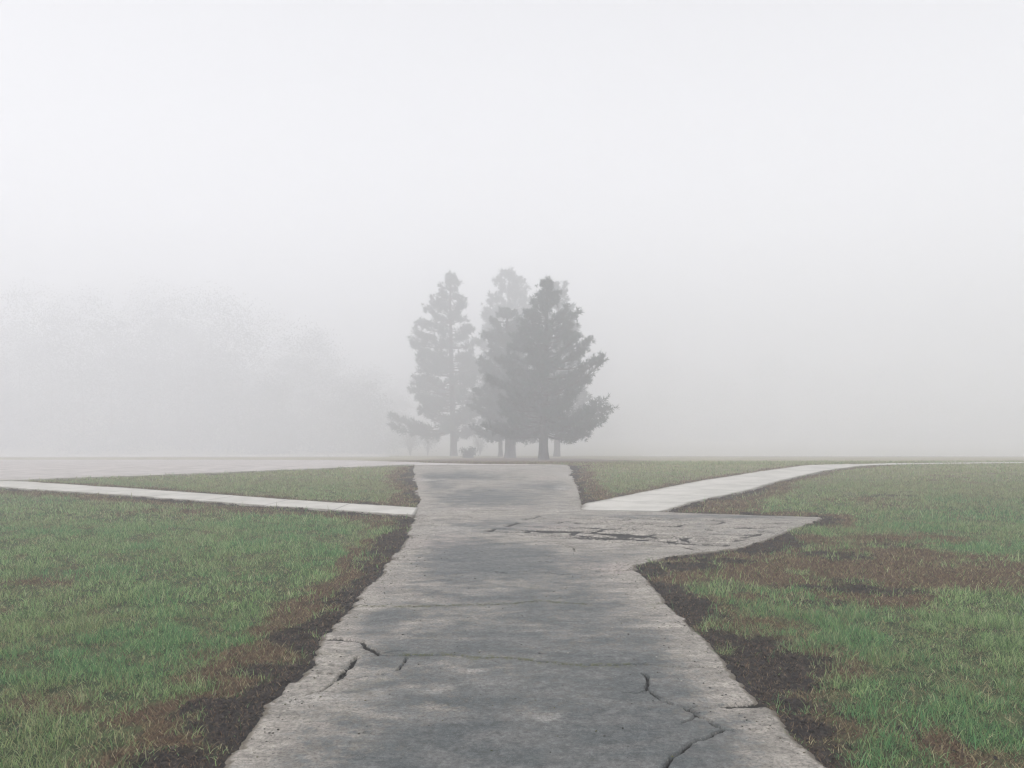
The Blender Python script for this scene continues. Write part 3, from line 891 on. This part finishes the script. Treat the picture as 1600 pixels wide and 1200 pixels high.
def make_pine(label, px_trunk, Y, top_px, trunk_px, env, seed, crown_low, density=1.0, lean=0., upturn=.35, bare=None, tuft=1.0, lump=1.0, group='pines standing in the clump'):
    """env: rows of (photo row, left reach px, right reach px) measured from the trunk, turned into metres at the tree's distance"""
    r = np.random.default_rng(seed)
    X = (px_trunk - 800) * Y / FPX
    zb = float(terrain(Y)) - .03
    H = CAM_H + (HY - top_px) * Y / FPX - zb
    s = Y / FPX
    E = np.array([(CAM_H + (HY - a) * s - zb, b * s, c * s) for a, b, c in env])[::-1]
    E = E[np.argsort(E[:, 0])]
    root = thing('pine_tree', (X, Y, zb), label, 'pine tree', group)
    # trunk
    m = Mesh()
    tz = np.linspace(0, H * .985, 26)
    bend = np.stack([np.sin(tz / H * 3 + seed) * .02 * H * .5 - math.sin(seed) * .01 * H + lean * tz, np.cos(tz / H * 2.6 + seed) * .008 * H], 1)
    bend -= bend[0]
    R0 = trunk_px * s / 2
    rad = R0 * (1 - tz / H) ** .8 * .96 + .012
    rad[0] *= 1.22; rad[1] *= 1.03
    tp = np.c_[bend, tz]
    V, F = tube(tp, rad, 12)
    V = V + (r.random(V.shape) - .5) * R0 * .12
    m.add(V, F)

    def trunk_at(z):
        return np.array([np.interp(z, tz, tp[:, 0]), np.interp(z, tz, tp[:, 1]), z]), np.interp(z, tz, rad)

    cen, dr, sz, tn = [], [], [], []
    zlow = CAM_H + (HY - crown_low) * s - zb
    z = zlow
    sc = H / 8.0
    gap = r.random(40)
    step = .175 * sc / density
    while z < H * .985:
        f = (z - zlow) / (H - zlow)
        nb = int(r.integers(3, 6)) if f < .8 else int(r.integers(3, 5))
        a0 = r.random() * 6.28
        for b in range(nb):
            az = a0 + b * 6.283 / nb + r.normal() * .35
            ca = math.cos(az)
            el, er = np.interp(z, E[:, 0], E[:, 1]), np.interp(z, E[:, 0], E[:, 2])
            reach = er * ca * ca if ca > 0 else el * ca * ca
            reach += .5 * (el + er) * (1 - ca * ca)
            reach *= .82 + .22 * r.random() if r.random() < .75 else .42 + .4 * r.random()
            if gap[int((az % 6.283) / 6.283 * 5) + 5 * min(7, int(f * 8))] < .16:
                reach *= .66                      # thin sectors where the sky shows through
            if reach < .05 * sc:
                reach = .05 * sc
            zt = z + r.normal() * .10 * sc
            rise = reach * (.06 + .40 * f ** 1.1 + r.normal() * .16)
            za = max(zt - rise, .14 * H if f < .5 else z * .8)
            p0, rt = trunk_at(min(za, H * .96))
            tip = p0 + np.array([math.cos(az) * reach, math.sin(az) * reach, zt - za])
            t = np.linspace(0, 1, 8)
            P = p0 + (tip - p0) * t[:, None]
            P[:, 2] += -np.sin(t * math.pi) * reach * .07 + upturn * reach * .22 * (t ** 3 - t * .6)
            sidev = np.array([-math.sin(az), math.cos(az), 0])
            P += sidev * (np.sin(t * 4 + r.random() * 6) * reach * .035)[:, None] * t[:, None]
            br = min(rt * .42, .012 * sc + .016 * reach) * (1 - t * .88)
            V, F = tube(P, br, 5)
            m.add(V, F)
            # twigs
            nt = max(3, int(reach / (.16 * sc) * density) + 2)
            tint_b = .75 + .5 * r.random()
            for q in range(nt):
                tt = 1.0 if q == 0 else (.28 + .7 * r.random() ** .8)
                if bare and f < bare and tt < .5:
                    continue
                base = np.array([np.interp(tt, t, P[:, i]) for i in range(3)])
                dirb = P[-1] - P[-3]
                dirb = dirb / (np.linalg.norm(dirb) + 1e-9)
                sg = 1 if q % 2 else -1
                tl = 0 if q == 0 else reach * (.10 + .26 * (1.05 - tt)) * (.6 + .6 * r.random()) + .06 * sc
                d = dirb * .75 + sidev * sg * (.55 + .4 * r.random()) + np.array([0, 0, .12 + .4 * r.random() * upturn + r.normal() * .15])
                d /= np.linalg.norm(d)
                e = base + d * tl
                if tl > .05:
                    Vt, Ft = tube(np.stack([base, (base + e) / 2 + np.array([0, 0, -.02 * tl]), e]), np.array([.010, .008, .005]) * sc, 4)
                    m.add(Vt, Ft)
                nseg = max(1, int(tl / (.17 * sc)))
                for w in range(nseg):
                    k = (w + 1) / nseg
                    c = base + (e - base) * k + r.normal(size=3) * .03 * sc
                    dd = d + np.array([0, 0, .35 * upturn]) + r.normal(size=3) * .25
                    cen.append(c); dr.append(dd / np.linalg.norm(dd)); sz.append(.185 * sc * tuft * (.75 + .5 * r.random()))
                    tn.append(tint_b * (.8 + .4 * r.random()))
            # rounded sprays at the branch end and along it
            for q in range(int((6 + 16 * min(1, reach / (1.6 * sc))) * lump)):
                tt = 1 - .42 * r.random() ** 1.5
                c = np.array([np.interp(tt, t, P[:, i]) for i in range(3)]) + r.normal(size=3) * np.array([.10, .10, .085]) * sc * (.6 + .4 * min(1, reach / sc))
                dd = np.array([math.cos(az) * .5, math.sin(az) * .5, .55]) + r.normal(size=3) * .45
                cen.append(c); dr.append(dd / np.linalg.norm(dd)); sz.append(.16 * sc * tuft * (.75 + .5 * r.random()) * (.55 + .45 * min(1, reach / sc))); tn.append(tint_b * (.8 + .4 * r.random()))
        z += step * (.75 + .5 * r.random())
    # leader
    for q in range(10):
        c, _ = trunk_at(H * (.93 + .055 * r.random()))
        cen.append(c + r.normal(size=3) * .05 * sc); dr.append(np.array([r.normal() * .3, r.normal() * .3, 1.])); sz.append(.2 * sc * tuft); tn.append(1.)
    V, F = m.out()
    new_mesh('trunk', V, F, mat=BARK, parent=root, smooth_shade=True)
    cen, dr, sz, tn = np.array(cen), np.array(dr), np.array(sz), np.array(tn)
    dr /= np.linalg.norm(dr, axis=1)[:, None]
    tint = np.array([(0.040, 0.068, 0.056)]) * tn[:, None] * (1 + r.normal(size=(len(tn), 3)) * .06)
    V, F, C = tufts(cen, dr, sz, r, 22, .0085 * sc * tuft, tint)
    new_mesh('crown', V, F, mat=M_NEEDLE, parent=root, attrs={'tint': C})
    print('pine', label, 'H %.1f tufts %d' % (H, len(cen)))
    return root


FRONT_ENV = [(437, 4, 4), (446, 10, 9), (457, 17, 16), (470, 29, 29), (485, 42, 46), (508, 58, 64), (527, 70, 73), (541, 80, 96), (555, 86, 94), (570, 92, 92), (598, 98, 82), (618, 98, 76), (627, 100, 118),
             (643, 104, 142), (655, 100, 130), (666, 95, 102), (680, 70, 78), (688, 40, 45), (692, 20, 20)]
make_pine('dark pine with a low branch reaching far right, nearest of the clump', 849, 66.0, 433, 16, FRONT_ENV, 5, 688, .95, 0.0, .5)
MID_ENV = [(484, 10, 10), (500, 26, 22), (515, 36, 26), (530, 40, 30), (560, 52, 40), (600, 56, 44), (640, 62, 50), (665, 64, 52), (685, 50, 44), (692, 20, 20)]
make_pine('bushy thick-trunked pine with a low dense skirt, behind and left of the front pine', 797, 82.0, 480, 17, MID_ENV, 8, 690, 1.15, 0.0, .3)
LEFT_ENV = [(a_e, 1.08 * b_e, 1.1 * c_e) for a_e, b_e, c_e in [(430, 5, 5), (445, 10, 11), (470, 28, 20), (500, 44, 32), (520, 50, 42), (545, 68, 50), (575, 70, 50), (600, 66, 52), (620, 64, 52), (640, 70, 48), (650, 104, 46), (668, 106, 42), (682, 56, 32), (690, 20, 15)]]
make_pine('tall pale pine standing alone on the left with a ragged low branch', 709, 112.0, 422, 11, LEFT_ENV, 21, 686, .85, 0.0, .4, lump=1.0)
BACK_ENV = [(425, 13, 14), (440, 29, 24), (460, 40, 32), (480, 52, 38), (510, 62, 44), (550, 66, 50), (600, 66, 56), (650, 50, 50), (680, 15, 15)]
make_pine('tall faint pine rising behind the bushy pine, its top between the two', 801, 128.0, 418, 10, BACK_ENV, 33, 676, .8, 0.0, .4, lump=1.0)
YOUNG_ENV = [(570, 6, 6), (600, 20, 18), (640, 26, 22), (670, 22, 18), (684, 12, 10)]
make_pine('slender thin-trunked pine just left of the thick trunk of the bushy pine', 782, 100.0, 562, 7, YOUNG_ENV, 36, 678, 1.0, 0.0, .3)
REAR_ENV = [(446, 8, 12), (460, 14, 22), (490, 24, 22), (540, 34, 34), (600, 40, 44), (650, 40, 60), (675, 24, 56), (688, 12, 20)]
make_pine('faint pine with a forked low trunk, mostly hidden behind the front pine', 870, 101.0, 440, 10, REAR_ENV, 44, 680, .9, 0.003, .3)


# ------------------------------------------------------------------ shrubs at the foot of the pines
def make_shrub(name, label, cat, px, Y, w, h, seed, tint, stems, leaf=.05, nleaf=900, top_heavy=.0, group=None):
    r = np.random.default_rng(seed)
    X = (px - 800) * Y / FPX
    zb = float(terrain(Y)) - .02
    root = thing(name, (X, Y, zb), label, cat, group)
    m = Mesh()
    tips = []
    for i in range(stems):
        a = r.random() * 6.283
        rr = w * .5 * math.sqrt(r.random())
        e = np.array([math.cos(a) * rr, math.sin(a) * rr * .8, h * (.65 + .35 * r.random())])
        t = np.linspace(0, 1, 6)
        P = e * t[:, None] * np.array([1, 1, 1])
        P[:, :2] *= (t ** 1.3)[:, None] / np.maximum(t, .001)[:, None]
        V, F = tube(P, .012 * h * (1 - t * .75) + .004, 5)
        m.add(V, F)
        for q in range(14):
            k = (top_heavy + (1 - top_heavy) * r.random())
            tips.append(np.array([np.interp(k, t, P[:, i2]) for i2 in range(3)]) + r.normal(size=3) * np.array([.10 * w, .10 * w, .06 * h]))
    V, F = m.out()
    new_mesh('stem', V, F, mat=BARK, parent=root, smooth_shade=True)
    tips = np.array(tips)
    per = max(4, nleaf // len(tips))
    n = len(tips) * per
    c = np.repeat(tips, per, 0) + r.normal(size=(n, 3)) * .09 * w
    c[:, 2] = np.maximum(c[:, 2], .03)
    d = r.normal(size=(n, 3)); d /= np.linalg.norm(d, axis=1)[:, None]
    sd = np.cross(d, r.normal(size=(n, 3))); sd /= np.linalg.norm(sd, axis=1)[:, None]
    V = np.stack([c - d * leaf, c + sd * leaf * .45, c + d * leaf, c - sd * leaf * .45], 1).reshape(-1, 3)
    F = np.arange(n * 4).reshape(-1, 4)
    C = np.repeat(np.array([tint]) * (.7 + .6 * r.random((n, 1))), 4, 0)
    new_mesh('foliage', V, F, mat=M_NEEDLE, parent=root, attrs={'tint': C})


make_shrub('shrub', 'low dark rounded shrub beside the trunk of the left pine', 'shrub', 732, 82, 1.6, .95, 3, (0.05, 0.06, 0.05), 14, .09, 1500)
make_shrub('shrub', 'pale upright bare-stemmed bush between the left pine and the bushy pine', 'shrub', 750, 136, 3.4, 4.0, 6, (0.09, 0.10, 0.06), 16, .10, 900, .35)
make_shrub('small_tree', 'faint spreading sapling under the left tip of the left pine', 'small tree', 641, 148, 4.8, 6.4, 9, (0.06, 0.07, 0.05), 14, .14, 2200, .3)
make_shrub('small_tree', 'faint sapling with slanting stem just left of the left pine', 'small tree', 668, 150, 4.6, 5.6, 12, (0.06, 0.07, 0.05), 12, .14, 1600, .45)


# ------------------------------------------------------------------ far woods: one dim mass in the fog
def woods(name, label, trees, seed):
    r = np.random.default_rng(seed)
    VV, FF, CC, off = [], [], [], 0
    tm = Mesh()
    for (X, Y, H, W) in trees:
        zb = float(terrain(Y) + hill(X, Y)) - .05
        t = np.linspace(0, 1, 8)
        Vt, Ft = tube(np.c_[X + np.sin(t * 3 + X) * .3, np.full(8, Y), zb + t * H * .5], .15 * (1 - t * .85) * H / 16, 7)
        tm.add(Vt, Ft)
        k = 48
        ph = r.random(k) * 6.283
        zz = r.random(k) ** 1.8
        prof = np.sin(np.clip(zz * .72 + .27, 0, 1) * math.pi) ** .55 * 1.25
        rr = W * .5 * prof * np.sqrt(r.random(k))
        cl = np.c_[X + np.cos(ph) * rr, Y + np.sin(ph) * rr, zb + H * (.01 + .97 * zz)]
        cs = W * (.13 + .12 * r.random(k))
        per = 190
        n = k * per
        q = r.normal(size=(n, 3)); q *= (r.random((n, 1)) ** .45) / np.linalg.norm(q, axis=1)[:, None]
        c = np.repeat(cl, per, 0) + q * np.repeat(cs, per)[:, None] * np.array([1.7, 1.7, 1.3])
        d = r.normal(size=(n, 3)); d /= np.linalg.norm(d, axis=1)[:, None]
        sd = np.cross(d, r.normal(size=(n, 3))); sd /= np.linalg.norm(sd, axis=1)[:, None]
        ls = .20 * (.6 + .8 * r.random((n, 1)))
        V = np.stack([c - d * ls, c + sd * ls * .6, c + d * ls, c - sd * ls * .6], 1).reshape(-1, 3)
        V[:, 2] = np.maximum(V[:, 2], zb + .1)
        VV.append(V); FF.append(np.arange(n * 4).reshape(-1, 4) + off); off += n * 4
        CC.append(np.repeat(np.array([(0.038, 0.052, 0.036)]) * np.repeat(.7 + .6 * r.random(k), per)[:, None], 4, 0))
    Vt, Ft = tm.out()
    V = np.vstack(VV + [Vt])
    F = np.vstack(FF + [Ft + off])
    C = np.vstack(CC + [np.tile(np.array([(0.045, 0.037, 0.032)]), (len(Vt), 1))])
    o = new_mesh(name, V, F, mat=M_NEEDLE, attrs={'tint': C})
    return tag(o, label, 'woods', kind='stuff')


def row(y_at, pxs, tops, jit, seed):
    r = np.random.default_rng(seed)
    out = []
    for px, tp in zip(pxs, tops):
        Y = y_at + r.normal() * jit
        zb = float(terrain(Y) + hill((px - 800) * Y / FPX, Y))
        H = CAM_H + (HY - tp) * Y / FPX - zb
        out.append(((px - 800) * Y / FPX, Y, H, np.clip(H * (.55 + .15 * r.random()), 8, 16)))
    return out


rw = np.random.default_rng(77)
wl_ = []
for i in range(90):
    px = -230 + 860 * ((i * .618034) % 1.0)
    dep = 176 + 92 * ((i * .7548) % 1.0)
    lim = np.interp(px, [-230, 250, 400, 480, 560, 630], [445, 440, 455, 495, 555, 620])
    wl_ += row(dep, [px], [lim + (655 - lim) * .8 * rw.random() ** 1.2], .1, 100 + i)
woods('far_woods', 'dim mass of tall trees dissolving in fog on the left', wl_, 51)
wr_ = row(300, [640, 720, 800, 880, 950, 1030, 1120, 1200, 1290, 1370, 1450, 1540, 1630, 1720], [585, 575, 560, 570, 545, 560, 575, 555, 570, 580, 562, 575, 555, 570], 9, 5)
woods('far_woods', 'barely visible low band of trees lost in fog on the right', wr_, 52)

# ------------------------------------------------------------------ fog
FOG_TOP = 47.0
FOG_LOW = float(PROF_Z[-1]) - 1.3
R_ = 400.0
bx = [(-R_, -R_, FOG_LOW), (R_, -R_, FOG_LOW), (R_, R_, FOG_LOW), (-R_, R_, FOG_LOW), (-R_, -R_, FOG_TOP), (R_, -R_, FOG_TOP), (R_, R_, FOG_TOP), (-R_, R_, FOG_TOP)]
m, nt, out = new_mat('fog_air')
pv = nt.nodes.new('ShaderNodeVolumePrincipled')
pv.inputs['Color'].default_value = (0.970, 0.979, 1.0, 1)
pv.inputs['Density'].default_value = 0.0113
pv.inputs['Anisotropy'].default_value = 0.25
nt.links.new(pv.outputs[0], out.inputs['Volume'])
haze = new_mesh('haze', bx, [(0, 3, 2, 1), (4, 5, 6, 7), (0, 1, 5, 4), (1, 2, 6, 5), (2, 3, 7, 6), (3, 0, 4, 7)], mat=m)
tag(haze, kind='stuff')

# ------------------------------------------------------------------ daylight: an overcast sky and a very soft sun
SUN_EL, SUN_AZ = math.radians(58), math.radians(-150)          # azimuth from +Y, clockwise
w = bpy.data.worlds.new('World')
scene.world = w
w.use_nodes = True
nt = w.node_tree
nt.nodes.clear()
wo = nt.nodes.new('ShaderNodeOutputWorld')
bg = nt.nodes.new('ShaderNodeBackground')
sky = nt.nodes.new('ShaderNodeTexSky')
sky.sky_type = 'NISHITA'
sky.sun_disc = False
sky.sun_elevation = SUN_EL
sky.sun_rotation = SUN_AZ
sky.air_density = 1.0
sky.dust_density = 2.0
sky.ozone_density = 1.0
hs = nt.nodes.new('ShaderNodeHueSaturation')
hs.inputs['Saturation'].default_value = 0.075
nt.links.new(sky.outputs[0], hs.inputs['Color'])
tint = nt.nodes.new('ShaderNodeMix')
tint.data_type = 'RGBA'
tint.blend_type = 'MULTIPLY'
tint.inputs[0].default_value = 1.0
tint.inputs[7].default_value = (1.0, 0.986, 1.0, 1)
nt.links.new(hs.outputs[0], tint.inputs[6])
nt.links.new(tint.outputs[2], bg.inputs[0])
bg.inputs[1].default_value = 0.13
nt.links.new(bg.outputs[0], wo.inputs[0])

sl = bpy.data.lights.new('sun', 'SUN')
sl.energy = 0.9
sl.angle = math.radians(60)
sl.color = (1.0, 0.97, 0.94)
so_ = bpy.data.objects.new('sun', sl)
COL.objects.link(so_)
so_.location = (-20, 40, 60)
so_.rotation_euler = (math.pi / 2 - SUN_EL, 0, math.pi - SUN_AZ)

# ------------------------------------------------------------------ camera
cd = bpy.data.cameras.new('camera')
cam = bpy.data.objects.new('camera', cd)
COL.objects.link(cam)
cam.location = (0, 0, CAM_H)
cam.rotation_euler = (math.pi / 2, 0, 0)
cd.sensor_width = 36
cd.lens = 36 * FPX / 1600
cd.shift_y = (HY - 600) / 1600
cd.clip_end = 3000
cd.clip_start = 0.05
scene.camera = cam

# ------------------------------------------------------------------ render settings
scene.render.engine = 'CYCLES'
cy = scene.cycles
cy.max_bounces = 10
cy.diffuse_bounces = 3
cy.glossy_bounces = 2
cy.transmission_bounces = 3
cy.volume_bounces = 7
cy.transparent_max_bounces = 8
cy.sample_clamp_indirect = 6
cy.use_denoising = True
cy.denoiser = 'OPENIMAGEDENOISE'
cy.denoising_input_passes = 'RGB_ALBEDO_NORMAL'
cy.denoising_prefilter = 'ACCURATE'
cy.pixel_filter_type = 'BLACKMAN_HARRIS'
cy.filter_width = 1.25
vs = scene.view_settings
vs.view_transform = 'Standard'
vs.look = 'None'
vs.gamma = 1
vs.use_curve_mapping = False
vs.exposure = 1.04
